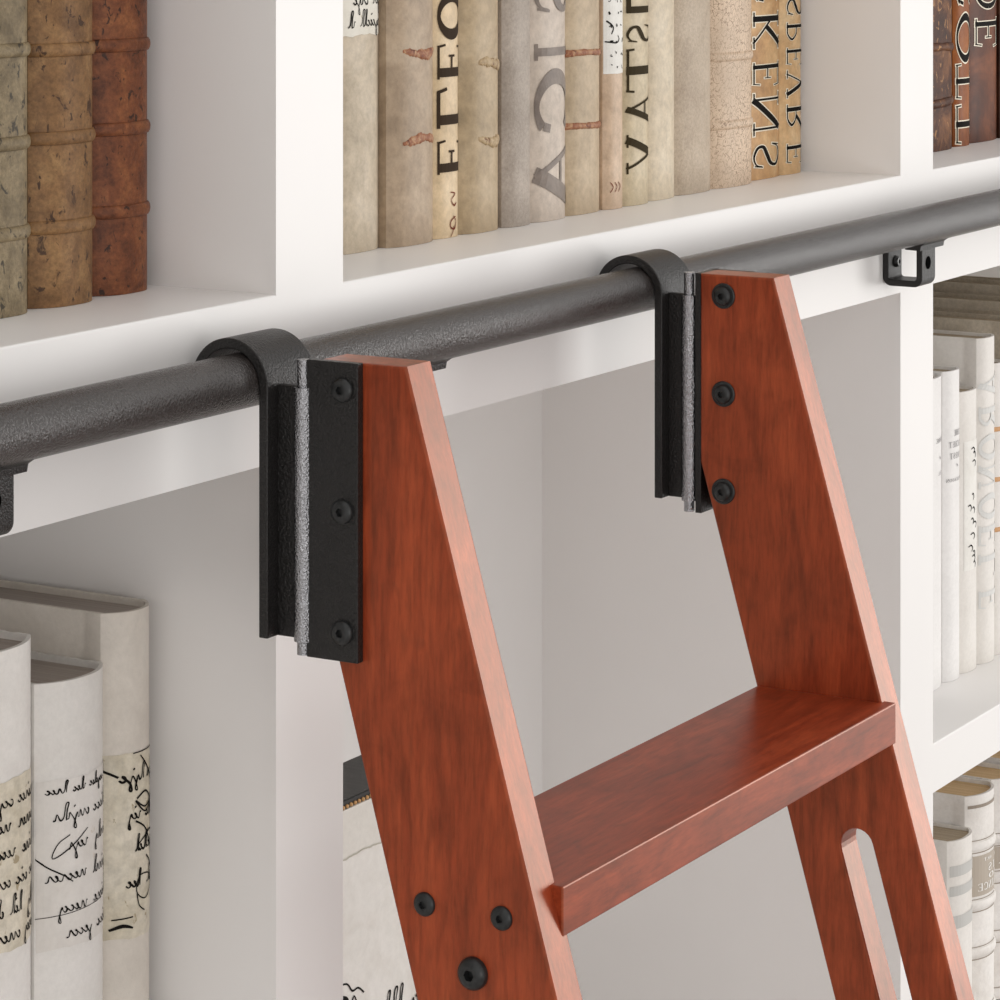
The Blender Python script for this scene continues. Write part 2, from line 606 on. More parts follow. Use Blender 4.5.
T, t_, s_ = 0.235, 0.085, 0.06
GL = {
    'E': [seg(.22, 0, .22, 1, T), seg(.05, .03, .9, .03, s_), seg(.05, .97, .86, .97, s_), seg(.25, .5, .64, .5, s_), seg(.88, 0, .93, .24, s_), seg(.84, 1, .88, .78, s_), seg(.64, .38, .64, .62, s_)],
    'L': [seg(.22, 0, .22, 1, T), seg(.02, .03, .9, .03, s_ * 1.5), seg(.02, .97, .44, .97, s_), seg(.88, 0, .96, .30, s_ * 1.3)],
    'I': [seg(.5, 0, .5, 1, T * 1.25), seg(.2, .03, .8, .03, s_), seg(.2, .97, .8, .97, s_)],
    'T': [seg(.5, 0, .5, 1, T), seg(.02, .96, .98, .96, s_ * 1.2), seg(.25, .03, .75, .03, s_), seg(.04, 1, .02, .78, s_), seg(.96, 1, .98, .78, s_)],
    'O': [ell(.5, .5, .42, .46, 0, 360, T * 1.05, t_)],
    'C': [ell(.55, .5, .46, .46, 48, 312, T, t_), seg(.84, .82, .88, .66, .13, 3)],
    'S': [smooth_pts([(.83, .72, .06), (.76, .90, .06), (.52, .97, .08), (.24, .86, .13), (.22, .66, .17), (.48, .52, .20), (.75, .38, .17), (.79, .16, .13), (.50, .03, .08), (.24, .10, .06), (.15, .30, .06)]), seg(.85, .68, .80, .95, s_, 4), seg(.13, .34, .18, .05, s_, 4)],
    'A': [seg(.12, 0, .5, 1, t_), seg(.47, 1, .86, 0, T), seg(.26, .34, .74, .34, s_), seg(-.02, .03, .28, .03, s_), seg(.66, .03, 1.02, .03, s_)],
    'V': [seg(.12, 1, .52, 0, T), seg(.88, 1, .5, 0, t_), seg(-.02, .97, .32, .97, s_), seg(.72, .97, 1.02, .97, s_)],
    'K': [seg(.2, 0, .2, 1, T), seg(.26, .42, .84, 1, t_), seg(.40, .56, .88, 0, T * .9), seg(.02, .03, .4, .03, s_), seg(.02, .97, .4, .97, s_), seg(.68, .03, 1.0, .03, s_), seg(.68, .97, .98, .97, s_)],
    'N': [seg(.12, 0, .12, 1, t_), seg(.12, 1, .86, 0, T), seg(.86, 0, .86, 1, t_), seg(-.04, .03, .28, .03, s_), seg(-.04, .97, .2, .97, s_), seg(.7, .97, 1.02, .97, s_)],
    'P': [seg(.24, 0, .24, 1, T), smooth_pts([(.24, .96, .06), (.6, .95, .08), (.84, .74, .15), (.6, .50, .08), (.28, .48, .06)]), seg(.06, .03, .44, .03, s_), seg(.06, .97, .4, .97, s_)],
    'R': [seg(.22, 0, .22, 1, T), smooth_pts([(.22, .96, .06), (.56, .95, .08), (.78, .75, .15), (.56, .52, .08), (.24, .50, .06)]), seg(.46, .50, .88, .03, T * .9), seg(.04, .03, .42, .03, s_), seg(.04, .97, .4, .97, s_), seg(.82, .03, 1.0, .05, s_)],
    'H': [seg(.2, 0, .2, 1, T), seg(.8, 0, .8, 1, T), seg(.2, .5, .8, .5, s_), seg(.04, .03, .36, .03, s_), seg(.64, .03, .96, .03, s_), seg(.04, .97, .36, .97, s_), seg(.64, .97, .96, .97, s_)],
    'J': [seg(.72, 0, .72, 1, T * 1.2), seg(.1, .94, .8, .94, T * .6), seg(.1, .03, .9, .03, s_), seg(.1, .80, .1, 1, s_)],
    'F': [seg(.22, 0, .22, 1, T), seg(.05, .97, .86, .97, s_), seg(.25, .5, .64, .5, s_), seg(.05, .03, .45, .03, s_), seg(.84, 1, .88, .76, s_)],
}


class Ink:
    """flat marks laid on a curved spine"""

    def __init__(self, sp, lift=0.0004):
        self.sp, self.lift, self.m = sp, lift, MB()

    def quad(self, q):
        sp = self.sp
        self.m.add([(min(max(x, sp.x0), sp.x1), sp.y(x) - self.lift, z) for x, z in q], [(0, 1, 2, 3)])

    def strokes(self, pts):
        for q in ribbon(pts):
            self.quad(q)

    def letter(self, ch, fn, grow=0.0, wt=1.0):
        for st in GL[ch]:
            st2 = [(x, y, wd * wt + grow) for x, y, wd in st]
            if grow:
                (x0, y0, w0), (x1, y1, w1) = st2[0], st2[1]
                d = math.hypot(x1 - x0, y1 - y0) or 1
                st2 = [(x0 - (x1 - x0) / d * grow / 2, y0 - (y1 - y0) / d * grow / 2, w0)] + st2
                (x0, y0, w0), (x1, y1, w1) = st2[-2], st2[-1]
                d = math.hypot(x1 - x0, y1 - y0) or 1
                st2 = st2 + [(x1 + (x1 - x0) / d * grow / 2, y1 + (y1 - y0) / d * grow / 2, w1)]
            for q in ribbon(st2):
                self.quad([fn(*p) for p in q])

    def rect(self, x0, x1, z0, z1, n=14, top=None, bot=None):
        for k in range(n):
            a, b = x0 + (x1 - x0) * k / n, x0 + (x1 - x0) * (k + 1) / n
            ta, tb = (top(a), top(b)) if top else (z1, z1)
            ba, bb = (bot(a), bot(b)) if bot else (z0, z0)
            self.quad([(a, ba), (b, bb), (b, tb), (a, ta)])

    def build(self, name, m, parent):
        return self.m.build(name, m, parent)


def down_letters(sp, parent, items, xa, xb, m, up=False, outline=None, grow=0.06, wt=None):
    """letters stacked along the spine as the photo shows them, back to front; items = (char, z high, z low)"""
    def fn(zh, zl):
        if up:
            return lambda x, y: (xa + (xb - xa) * y, zl + (zh - zl) * x)
        return lambda x, y: (xb - (xb - xa) * y, zh - (zh - zl) * x)
    wt = wt or (0.62 if outline else 1.0)
    if outline:
        ink = Ink(sp, 0.00035)
        for ch, zh, zl in items:
            ink.letter(ch, fn(zh, zl), grow, wt)
        ink.build('lettering_outline', outline, parent)['label'] = 'cream outline round the letters'
    ink = Ink(sp, 0.0006)
    for ch, zh, zl in items:
        ink.letter(ch, fn(zh, zl), 0.0, wt)
    return ink.build('lettering', m, parent)


def mirrored_word(ink, word, xl, xr, z0, z1):
    """a small word printed back to front across the spine"""
    n = len(word)
    cw = (xr - xl) / n
    for k, ch in enumerate(word):
        if ch == ' ':
            continue
        a = xr - cw * k
        ink.letter(ch, lambda x, y, a=a: (a - cw * 0.86 * x, z0 + (z1 - z0) * y))


def cursive(ink, x0, x1, z, size, seed, wd=0.0007, slant=-0.35, words=3, rise=0.0):
    """one line of quick loopy handwriting, seen back to front"""
    rnd = random.Random(seed)
    L = x1 - x0
    cur = x1
    while cur > x0 + size * 2:
        nl = rnd.randint(3, 7)
        pts = []
        px = cur
        bz = z + rnd.uniform(-0.15, 0.15) * size
        for k in range(nl):
            kind = rnd.random()
            st = size * rnd.uniform(0.75, 1.15)
            if kind > 0.86:      # tall looped letter
                pts += [(px, bz), (px + st * 0.10, bz + size * 1.3), (px + st * 0.35, bz + size * 2.3), (px - st * 0.05, bz + size * 2.2), (px - st * 0.35, bz + size * 0.4), (px - st * 0.8, bz)]
            elif kind > 0.76:    # letter with a tail
                pts += [(px, bz + size * 0.7), (px - st * 0.3, bz + size * 0.1), (px - st * 0.6, bz - size * 1.2), (px - st * 0.2, bz - size * 1.4), (px - st * 0.5, bz - size * 0.3)]
            elif kind > 0.45:    # hump
                pts += [(px - st * 0.15, bz + size * 0.75), (px - st * 0.35, bz + size * 0.85), (px - st * 0.55, bz + size * 0.1), (px - st * 0.9, bz + size * 0.05)]
            else:                # bowl
                pts += [(px - st * 0.5, bz + size * 0.8), (px - st * 0.2, bz + size * 0.7), (px - st * 0.15, bz + size * 0.2), (px - st * 0.5, bz), (px - st * 0.85, bz + size * 0.3)]
            px -= st
            if px < x0 + size:
                break
        pts = [(max(x0, min(x1, a)), b, wd * rnd.uniform(0.5, 1.35)) for a, b in pts]
        ink.strokes(smooth_pts(pts, 4))
        if rnd.random() > 0.5:
            q = (cur + px) / 2
            ink.strokes(seg(max(x0, q), bz + size * 1.6, max(x0, q) + size * 0.3, bz + size * 1.8, wd, 2))
        cur = px - size * rnd.uniform(0.8, 1.6)


def torn(z, amp, seed):
    rnd = random.Random(seed)
    ph = [rnd.uniform(0, 6.28) for _ in range(4)]
    return lambda x: z + amp * (math.sin(160 * x + ph[0]) + 0.6 * math.sin(430 * x + ph[1]) + 0.35 * math.sin(1100 * x + ph[2]))


def band(sp, z, r_out, r_z, ex, m, parent, jit=0.0, seed=0, x_from=None, x_to=None, name='raised_band'):
    rnd = random.Random(seed)
    ph = rnd.uniform(0, 6.28)
    path = []
    xa = sp.x0 if x_from is None else x_from
    xb = sp.x1 if x_to is None else x_to
    n = 26
    if x_from is None:
        path.append((xa - ex, sp.y(xa) + 0.006))
    for k in range(n + 1):
        x = xa + (xb - xa) * k / n
        e = ex * (2 * k / n - 1) if x_from is None else 0
        path.append((x + e, sp.y(x)))
    if x_to is None:
        path.append((xb + ex, sp.y(xb) + 0.006))
    m_ = MB()
    ns = 12
    vs_, fs = [], []
    for k, (x, y) in enumerate(path):
        a, b = path[max(k - 1, 0)], path[min(k + 1, len(path) - 1)]
        dx, dy = b[0] - a[0], b[1] - a[1]
        d = math.hypot(dx, dy) or 1
        nx, ny = dy / d, -dx / d
        u_ = k / (len(path) - 1)
        endf = max(0.15, math.sin(math.pi * (0.03 + 0.88 * u_)) ** 0.5) if jit and x_from is not None else 1.0
        wob = math.sin(9 * u_ + ph) * 0.6 + math.sin(23 * u_ + 2 * ph) * 0.4
        ro = r_out * endf * (1 + jit * 0.5 * rnd.uniform(-1, 1))
        rz = r_z * endf * (1 + jit * (0.6 * wob + 0.4 * rnd.uniform(-1, 1)))
        zc = z + jit * r_z * (math.sin(5 * u_ + ph) + 0.2 * rnd.uniform(-1, 1))
        for i in range(ns):
            an = 2 * math.pi * i / ns
            vs_.append((x + nx * ro * math.cos(an), y + ny * ro * math.cos(an), zc + rz * math.sin(an)))
    for k in range(len(path) - 1):
        for i in range(ns):
            j = (i + 1) % ns
            fs.append((k * ns + i, k * ns + j, (k + 1) * ns + j, (k + 1) * ns + i))
    fs.append(list(range(ns)))
    fs.append(list(range((len(path) - 1) * ns, len(path) * ns)))
    m_.add(vs_, fs)
    return m_.build(name, m, parent, smooth=60)


def book(label, group, x0, x1, yt, z0, h, depth, cm, pm=None, bulge=0.006, p=2.6, over=0.003, gap=0.0004, name='book'):
    x0, x1 = x0 + gap / 2, x1 - gap / 2
    root = thing(name, label, 'book', ((x0 + x1) / 2, yt + depth / 2, z0), group)
    sp = Spine(x0, x1, yt, bulge, p)
    n = 22
    ys = yt + bulge
    yb = yt + depth
    t = min(0.0028, (x1 - x0) * 0.12)
    arc = [(x0 + (x1 - x0) * k / n, sp.y(x0 + (x1 - x0) * k / n)) for k in range(n + 1)]
    g = min(0.0012, t * 0.45)
    left = [(x0, yb), (x0, ys + 0.019), (x0 + g, ys + 0.0155), (x0 + g, ys + 0.0115), (x0, ys + 0.008)]
    right = [(x1 - (a - x0), b) for a, b in left][::-1]
    ca = [(x0 + t + (x1 - x0 - 2 * t) * k / n, sp.y(x0 + t + (x1 - x0 - 2 * t) * k / n) + t) for k in range(n + 1)]
    outer = left + arc + right
    yi = ca[0][1]
    inner = [(x0 + t, max(b, yi)) for _, b in left] + ca + [(x1 - t, max(b, yi)) for _, b in right]
    q, m_, za, zb = len(outer), MB(), z0 + 0.0002, z0 + h
    m_.v = [(x, y, z) for pts in (outer, inner) for z in (za, zb) for x, y in pts]
    for i in range(q - 1):
        j = i + 1
        m_.f += [[i, j, q + j, q + i], [2 * q + i, 3 * q + i, 3 * q + j, 2 * q + j], [q + i, q + j, 3 * q + j, 3 * q + i], [i, 2 * q + i, 2 * q + j, j]]
    for i in (0, q - 1):
        m_.f.append([i, q + i, 3 * q + i, 2 * q + i])
    m_.build('cover', cm, root, smooth=28)
    ya, q, m_ = yb - 0.004, n + 1, MB()
    za, zb = z0 + max(over, 0.001), z0 + h - over
    m_.v = [(x, y + 0.0002, z) for z in (za, zb) for x, y in ca] + [(x, ya, z) for z in (za, zb) for x, _ in ca]
    for i in range(n):
        j = i + 1
        m_.f += [[i, j, q + j, q + i], [2 * q + i, 3 * q + i, 3 * q + j, 2 * q + j], [q + i, q + j, 3 * q + j, 3 * q + i], [i, 2 * q + i, 2 * q + j, j]]
    for i in (0, n):
        m_.f.append([i, q + i, 3 * q + i, 2 * q + i])
    m_.build('page_block', pm or PAGES_TAN, root)
    return root, sp


# ------------------------------------------------------------------ left bay, top shelf: three mottled leather volumes
G1 = 'mottled leather volumes in the upper left bay'
STONE = leather_mat('stone_grey_leather', srgb(100, 86, 62), srgb(132, 116, 88), srgb(154, 138, 108), srgb(52, 46, 36), 0.605, 45, 0.55, 0.6, 330, 120, 0.62)
TAN = leather_mat('tan_brown_leather', srgb(104, 73, 44), srgb(138, 102, 65), srgb(160, 124, 82), srgb(58, 36, 22), 0.61, 45, 0.45, 0.5, 380, 130, 0.62)
RUST = leather_mat('rust_brown_leather', srgb(84, 46, 28), srgb(122, 70, 42), srgb(150, 94, 56), srgb(40, 24, 17), 0.61, 60, 0.45, 0.6, 380, 140, 0.58)
top3 = [(-0.3640, -0.3030, STONE, 'grey-tan leather book with dark flecks, cut by the left picture edge', (2.1167, 2.0650, 2.0151), 0.0705),
        (-0.3030, -0.2420, TAN, 'tan brown leather book between the grey one and the rust one', (2.1150, 2.0651, 2.0146), 0.0720),
        (-0.2420, -0.1838, RUST, 'rust brown leather book beside the white upright of the upper left bay', (2.1150, 2.0661, 2.0178), 0.0765)]
for x0, x1, m, lab, zs, yt in top3:
    r, sp = book(lab, G1, x0, x1, yt, ZA, 0.30, 0.20, m, PAGES_TAN, 0.012, 3.0, 0.003, 0.0040)
    for z in zs + (2.166, 2.216):
        band(sp, z, 0.0022, 0.0040, -0.0003, m, r)

# ------------------------------------------------------------------ middle bay, top shelf
G2 = 'aged parchment books on the top shelf of the middle bay'


def parch(name, a, b, c, spot=None, at=0.75, **k):
    return leather_mat(name, srgb(*a), srgb(*b), srgb(*c), srgb(*(spot or tuple(int(v * 0.8) for v in b))), at, **k)


P1 = parch('parchment_cream', (170, 155, 132), (192, 177, 154), (206, 192, 171))
P2 = parch('parchment_tan', (150, 130, 108), (172, 151, 127), (186, 166, 142))
P3 = parch('parchment_yellow', (200, 176, 138), (216, 192, 156), (226, 204, 170))
P4 = parch('parchment_olive', (156, 136, 106), (178, 157, 126), (192, 172, 142))
P5 = parch('parchment_grey', (148, 136, 124), (168, 156, 144), (182, 170, 158), fine=420, bmp=0.6)
P6 = parch('parchment_pale_grey', (182, 168, 153), (198, 184, 170), (206, 193, 179))
P7 = parch('parchment_sand', (168, 148, 120), (184, 164, 136), (196, 177, 149))
P8 = parch('parchment_pink', (184, 158, 132), (202, 176, 150), (212, 188, 163), (170, 132, 108), 0.70)
P9 = parch('parchment_straw', (178, 162, 132), (198, 182, 152), (209, 195, 167))
P10 = parch('parchment_light', (196, 180, 154), (208, 193, 168), (216, 203, 180))
P11 = parch('parchment_mauve', (166, 148, 128), (184, 167, 146), (194, 178, 158), fine=420, bmp=0.6)
P12 = crackle_mat('parchment_crackled', srgb(208, 184, 158), srgb(126, 100, 76))
P13 = parch('parchment_amber', (168, 126, 82), (200, 158, 110), (220, 186, 138))
P14 = parch('parchment_honey', (192, 152, 106), (212, 176, 130), (224, 196, 154))
TORN = leather_mat('torn_red_leather', srgb(120, 62, 38), srgb(158, 104, 72), srgb(200, 164, 124), srgb(92, 44, 28), 0.6, 220, 0.5, 0.6, 500)
FOLD = leather_mat('folded_parchment', srgb(150, 124, 92), srgb(182, 158, 122), srgb(204, 182, 148), srgb(112, 72, 46), 0.6, 220, 0.5, 0.6, 500)
WPAPER = leather_mat('white_paper', srgb(226, 223, 216), srgb(233, 231, 225), srgb(238, 236, 231), srgb(215, 209, 196), 0.72, 40, 0.7, 0.1, fc=0.94)
OPAPER = leather_mat('old_letter_paper', srgb(204, 198, 182), srgb(222, 217, 204), srgb(232, 228, 217), srgb(190, 180, 158), 0.66, 26, 0.7, 0.1, fc=0.94)

ux = [0.0060, 0.0630, 0.1220, 0.1578, 0.2127, 0.2522, 0.3043, 0.3615, 0.3917, 0.4329, 0.4867, 0.5523, 0.6289, 0.6950, 0.7376]
mb = [
    (P1, 'cream book with handwritten paper strip, leftmost on the middle top shelf', 0.0770, 0.005),
    (P2, 'tan parchment book with two torn reddish bands beside the handwritten one', 0.0690, 0.007),
    (P3, 'narrow yellowish book with big black letters E and O stacked up its spine', 0.0730, 0.005),
    (P4, 'olive tan book with two folded torn bands, right of the black lettered one', 0.0705, 0.008),
    (P5, 'plain grainy grey book left of the one with big grey letters', 0.0690, 0.006),
    (P6, 'pale grey book with large grey-brown letters I C A', 0.0690, 0.006),
    (P7, 'sand coloured book with two thin rust red bands', 0.0715, 0.006),
    (P8, 'pinkish narrow book with a white scribbled paper label at its top', 0.0700, 0.005),
    (P9, 'straw coloured book with black letters S T A V', 0.0695, 0.005),
    (P10, 'plain light cream book right of the straw coloured lettered book', 0.0735, 0.006),
    (P11, 'plain grey-mauve book left of the crackled one', 0.0745, 0.006),
    (P12, 'crackled cream book with a web of fine cracks', 0.0735, 0.008),
    (P13, 'amber book with outlined black letters K E N S', 0.0835, 0.004),
    (P14, 'honey coloured book with outlined black letters, last one beside the empty space', 0.0835, 0.004),
]
MB_BOOKS = []
hts = [0.31, 0.30, 0.315, 0.295, 0.305, 0.32, 0.30, 0.31, 0.305, 0.315, 0.30, 0.31, 0.32, 0.31]
for i, (m, lab, yt, bu) in enumerate(mb):
    MB_BOOKS.append(book(lab, G2, ux[i], ux[i + 1], yt, ZA, hts[i], 0.19, m, PAGES_TAN, bu, 3.0))

# 1: pasted handwriting
r, sp = MB_BOOKS[0]
ink = Ink(sp, 0.0003)
ink.rect(sp.x0 + 0.0005, sp.x1 - 0.0012, 2.1115, 2.235, 16, None, torn(2.1115, 0.0006, 4))
ink.build('paper_label', OPAPER, r)
ink = Ink(sp, 0.0006)
for k, z in enumerate((2.1170, 2.1320, 2.1480, 2.1640, 2.1800, 2.1960, 2.2120)):
    cursive(ink, sp.x0 + 0.012, sp.x1 - 0.0014, z, 0.0045, 30 + k, 0.0009, -0.4, 2)
ink.build('handwriting', INK_BLACK, r)
# 2, 4, 7: torn bands
r, sp = MB_BOOKS[1]
for z in (2.0978, 2.0390, 2.157, 2.216):
    band(sp, z, 0.0010, 0.0034, 0, TORN, r, 0.45, int(z * 997), sp.x0 + 0.012, sp.x1 - 0.001, 'torn_band')
r, sp = MB_BOOKS[3]
for z in (2.0862, 2.0327, 2.140, 2.194):
    band(sp, z, 0.0015, 0.0038, 0, FOLD, r, 0.45, int(z * 991), sp.x0 + 0.017, sp.x1 - 0.0005, 'torn_band')
r, sp = MB_BOOKS[6]
for z in (2.0877, 2.0341, 2.141, 2.195):
    band(sp, z, 0.0012, 0.0024, 0.0, TORN, r, 0.22, int(z * 983), None, None, 'torn_band')
# 12: quiet raised bands
r, sp = MB_BOOKS[11]
for z in (2.0741, 2.0195, 2.129, 2.184):
    band(sp, z, 0.0016, 0.0036, 0.0, P12, r)
# lettering
r, sp = MB_BOOKS[2]
down_letters(sp, r, [('E', 2.0377, 2.0118), ('L', 2.0725, 2.0438), ('E', 2.1032, 2.0766), ('O', 2.1365, 2.1059)], sp.x0 + 0.0040, sp.x1 - 0.0010, INK_BROWN, up=True)
ink = Ink(sp, 0.0005)
ink.strokes(smooth_pts([(0.140, 2.0005, .0006), (0.146, 1.999, .0010), (0.141, 1.995, .0006), (0.145, 1.991, .0013), (0.148, 1.993, .0008)], 5))
ink.strokes(smooth_pts([(0.147, 1.9835, .0006), (0.141, 1.981, .0010), (0.140, 1.977, .0010), (0.145, 1.975, .0012), (0.1475, 1.980, .0008), (0.144, 1.984, .0006)], 5))
ink.strokes(smooth_pts([(0.1445, 1.977, .0008), (0.143, 1.973, .0008), (0.140, 1.970, .0005)], 4))
ink.build('small_marks', INK_RED, r)
r, sp = MB_BOOKS[5]
down_letters(sp, r, [('A', 2.0271, 1.9770), ('C', 2.0775, 2.0300), ('I', 2.1010, 2.0810), ('S', 2.1500, 2.1150)], sp.x0 + 0.0030, sp.x1 - 0.0008, INK_TAUPE)
r, sp = MB_BOOKS[8]
down_letters(sp, r, [('V', 2.0225, 1.9940), ('A', 2.0535, 2.0296), ('T', 2.0879, 2.0546), ('S', 2.1076, 2.0902), ('J', 2.1330, 2.1110)], sp.x0 + 0.0025, sp.x1 - 0.0015, INK_OLIVE, wt=0.82)
r, sp = MB_BOOKS[12]
down_letters(sp, r, [('S', 2.0015, 1.9755), ('N', 2.0392, 2.0064), ('E', 2.0671, 2.0449), ('K', 2.1081, 2.0769), ('C', 2.1400, 2.1140)], sp.x0 + 0.0095, sp.x1 - 0.0060, INK_BLACK, outline=FOIL_CREAM)
r, sp = MB_BOOKS[13]
down_letters(sp, r, [('E', 1.9960, 1.9770), ('R', 2.0290, 2.0056), ('V', 2.0340, 2.0565), ('E', 2.0765, 2.0599), ('P', 2.0982, 2.0799), ('S', 2.1200, 2.1007)], sp.x0 + 0.0075, sp.x1 - 0.0022, INK_BLACK, outline=FOIL_CREAM)
# 8: white label
r, sp = MB_BOOKS[7]
ink = Ink(sp, 0.0003)
ink.rect(sp.x0 + 0.0003, sp.x1 - 0.0003, 2.0705, 2.24, 12, None, torn(2.0705, 0.0002, 8))
ink.build('paper_label', WPAPER, r)
ink = Ink(sp, 0.0006)
rnd = random.Random(5)
for k in range(60):
    z = 2.0745 + (k // 4) * 0.0100
    x = sp.x0 + 0.003 + (k % 4) * 0.0075 + rnd.uniform(-0.001, 0.002)
    pts = [(x + rnd.uniform(0, 0.004), z + rnd.uniform(-0.001, 0.003), rnd.uniform(0.0004, 0.0011)) for _ in range(3)]
    ink.strokes(smooth_pts(pts, 3))
ink.strokes(smooth_pts([(sp.x0 + 0.002, 2.110, .0012), (sp.x0 + 0.008, 2.105, .0012), (sp.x0 + 0.006, 2.100, .0008)], 5))
ink.strokes(smooth_pts([(sp.x0 + 0.001, 2.0945, .0010), (sp.x0 + 0.012, 2.0935, .0012), (sp.x0 + 0.016, 2.0960, .0008), (sp.x0 + 0.014, 2.099, .0006)], 5))
ink.build('handwriting', INK_BLACK, r)
# faint red mark low on the pinkish book
ink = Ink(sp, 0.0005)
for k in range(3):
    x = sp.x0 + 0.005 + 0.005 * k
    ink.strokes(smooth_pts([(x, 1.9895, .0006), (x + 0.003, 1.986, .0008), (x, 1.982, .0006)], 4))
ink.build('small_marks', INK_RED, r)

# ------------------------------------------------------------------ right bay, top shelf
G3 = 'dark brown leather books in the upper right bay'
SCUFF = leather_mat('scuffed_brown_leather', srgb(50, 26, 14), srgb(80, 44, 24), srgb(140, 94, 58), srgb(176, 130, 84), 0.60, 40, 0.45, 0.6, 220, spec=0.12)
COGN = leather_mat('cognac_leather', srgb(112, 60, 26), srgb(142, 80, 36), srgb(168, 104, 50), srgb(90, 40, 18), 0.74, 16, 0.42, 0.3, spec=0.12)
CHEST = leather_mat('chestnut_leather', srgb(60, 28, 14), srgb(96, 50, 26), srgb(130, 76, 44), srgb(60, 30, 18), 0.72, 20, 0.42, 0.3, spec=0.12)
DARKL = leather_mat('dark_chocolate_leather', srgb(42, 22, 14), srgb(58, 32, 20), srgb(80, 48, 30), srgb(30, 16, 10), 0.74, spec=0.12)
r, sp = book('scuffed dark brown banded book beside the right white upright', G3, 0.9600, 1.0529, 0.0690, ZA, 0.30, 0.19, SCUFF, PAGES_TAN, 0.010, 2.6, 0.003, 0.0026)
for z in (2.0643, 2.0136, 2.115, 2.166, 2.217):
    band(sp, z, 0.0026, 0.0040, -0.0017, SCUFF, r, 0.2, int(z * 900))
r, sp = book('orange-brown book with outlined black letters O T T', G3, 1.0529, 1.0926, 0.0730, ZA, 0.31, 0.19, COGN, PAGES_TAN, 0.005)
down_letters(sp, r, [('T', 2.0082, 1.9717), ('T', 2.0466, 2.0140), ('O', 2.0943, 2.0475), ('C', 2.1400, 2.0980)], sp.x0 + 0.003, sp.x1 - 0.0050, INK_BLACK, outline=FOIL_CREAM)
r, sp = book('chestnut book with outlined black letters O E', G3, 1.0926, 1.1759, 0.0765, ZA, 0.30, 0.19, CHEST, PAGES_TAN, 0.006)
down_letters(sp, r, [('E', 2.0885, 2.0580), ('O', 2.1300, 2.0960), ('P', 2.1640, 2.1340)], sp.x0 + 0.016, sp.x1 - 0.008, INK_BLACK, outline=FOIL_CREAM)
book('very dark brown book at the right picture edge of the top shelf', G3, 1.1759, 1.2250, 0.0740, ZA, 0.30, 0.19, DARKL, PAGES_TAN, 0.006)

# ------------------------------------------------------------------ left bay, lower shelf: three white books with pasted letters
G4 = 'white books with pasted handwriting in the lower left bay'
WHITE = leather_mat('white_book_cloth', srgb(216, 212, 207), srgb(224, 221, 216), srgb(229, 226, 222), srgb(206, 200, 192), 0.78, 14, 0.55, 0.15, 260, fc=0.94)
CREAM = leather_mat('cream_book_cloth', srgb(204, 197, 187), srgb(215, 208, 198), srgb(222, 216, 207), srgb(190, 180, 166), 0.72, 22, 0.55, 0.3, 260, fc=0.94)
LETTER = leather_mat('stained_letter_paper', srgb(190, 180, 158), srgb(212, 204, 186), srgb(222, 215, 200), srgb(160, 146, 118), 0.64, 26, 0.7, 0.1)
LETTER2 = leather_mat('clean_letter_paper', srgb(212, 207, 200), srgb(220, 216, 210), srgb(225, 221, 216), srgb(206, 198, 186), 0.70, 20, 0.7, 0.1, fc=0.94)
lowb = [(-0.3640, -0.2942, 0.0745, 1.7842, WHITE, LETTER, 'white book with stained letter paper, cut by the left picture edge', 1.7120, 1.6170),
        (-0.2938, -0.2310, 0.0725, 1.7557, WHITE, LETTER2, 'shortest white book with pasted handwriting, between its two taller neighbours', 1.7000, 1.6040),
        (-0.2307, -0.1867, 0.0740, 1.7833, CREAM, LETTER, 'tall cream book with large dark handwriting beside the lower left side panel', 1.7000, 1.5920)]
LOW = []
for k, (x0, x1, yt, zt, m, pm_, lab, la, lb) in enumerate(lowb):
    r, sp = book(lab, G4, x0, x1, yt, ZL, zt - ZL, 0.235, m, PAGES_GREY, 0.013, 2.4, 0.004)
    ink = Ink(sp, 0.0003)
    ink.rect(sp.x0 + 0.0006, sp.x1 - 0.0006, lb, la, 18, torn(la, 0.0005, 60 + k), torn(lb, 0.0005, 70 + k))
    ink.build('paper_label', pm_, r)
    LOW.append((r, sp))
r, sp = LOW[0]
ink = Ink(sp, 0.0007)
for k, z in enumerate((1.7000, 1.6870, 1.6720, 1.6560, 1.6400, 1.6260)):
    cursive(ink, sp.x0 + 0.002, sp.x1 - 0.001, z - 0.003, 0.0044, 11 + k, 0.0010, -0.5, 3)
ink.build('handwriting', INK_BLACK, r)
r, sp = LOW[1]
ink = Ink(sp, 0.0007)
for k, z in enumerate((1.6955, 1.6800, 1.6625, 1.6450, 1.6280, 1.6130)):
    cursive(ink, sp.x0 + 0.003, sp.x1 - 0.001, z - 0.003, 0.0040 if k else 0.0028, 91 + k, 0.0008, -0.5, 2)
ink.strokes(smooth_pts([(-0.290, 1.653, .0006), (-0.294, 1.657, .0006), (-0.288, 1.651, .0008), (-0.279, 1.645, .0008), (-0.274, 1.641, .0006)], 5))
ink.strokes(smooth_pts([(-0.262, 1.669, .0006), (-0.277, 1.660, .0008), (-0.286, 1.656, .0006), (-0.283, 1.664, .0006), (-0.276, 1.668, .0006)], 5))
ink.strokes(seg(-0.302, 1.6225, -0.246, 1.6245, 0.0004))
ink.build('handwriting', INK_BLACK, r)
r, sp = LOW[2]
ink = Ink(sp, 0.0007)
for k, z in enumerate((1.6860, 1.6640, 1.6440, 1.6240)):
    cursive(ink, sp.x0 + 0.006, sp.x1 - 0.001, z - 0.002, 0.0040, 51 + k, 0.0011, -0.6, 2)
ink.strokes(seg(-0.2335, 1.6935, -0.2240, 1.6870, 0.0013))
ink.strokes(seg(-0.2160, 1.7000, -0.1970, 1.7005, 0.0006))
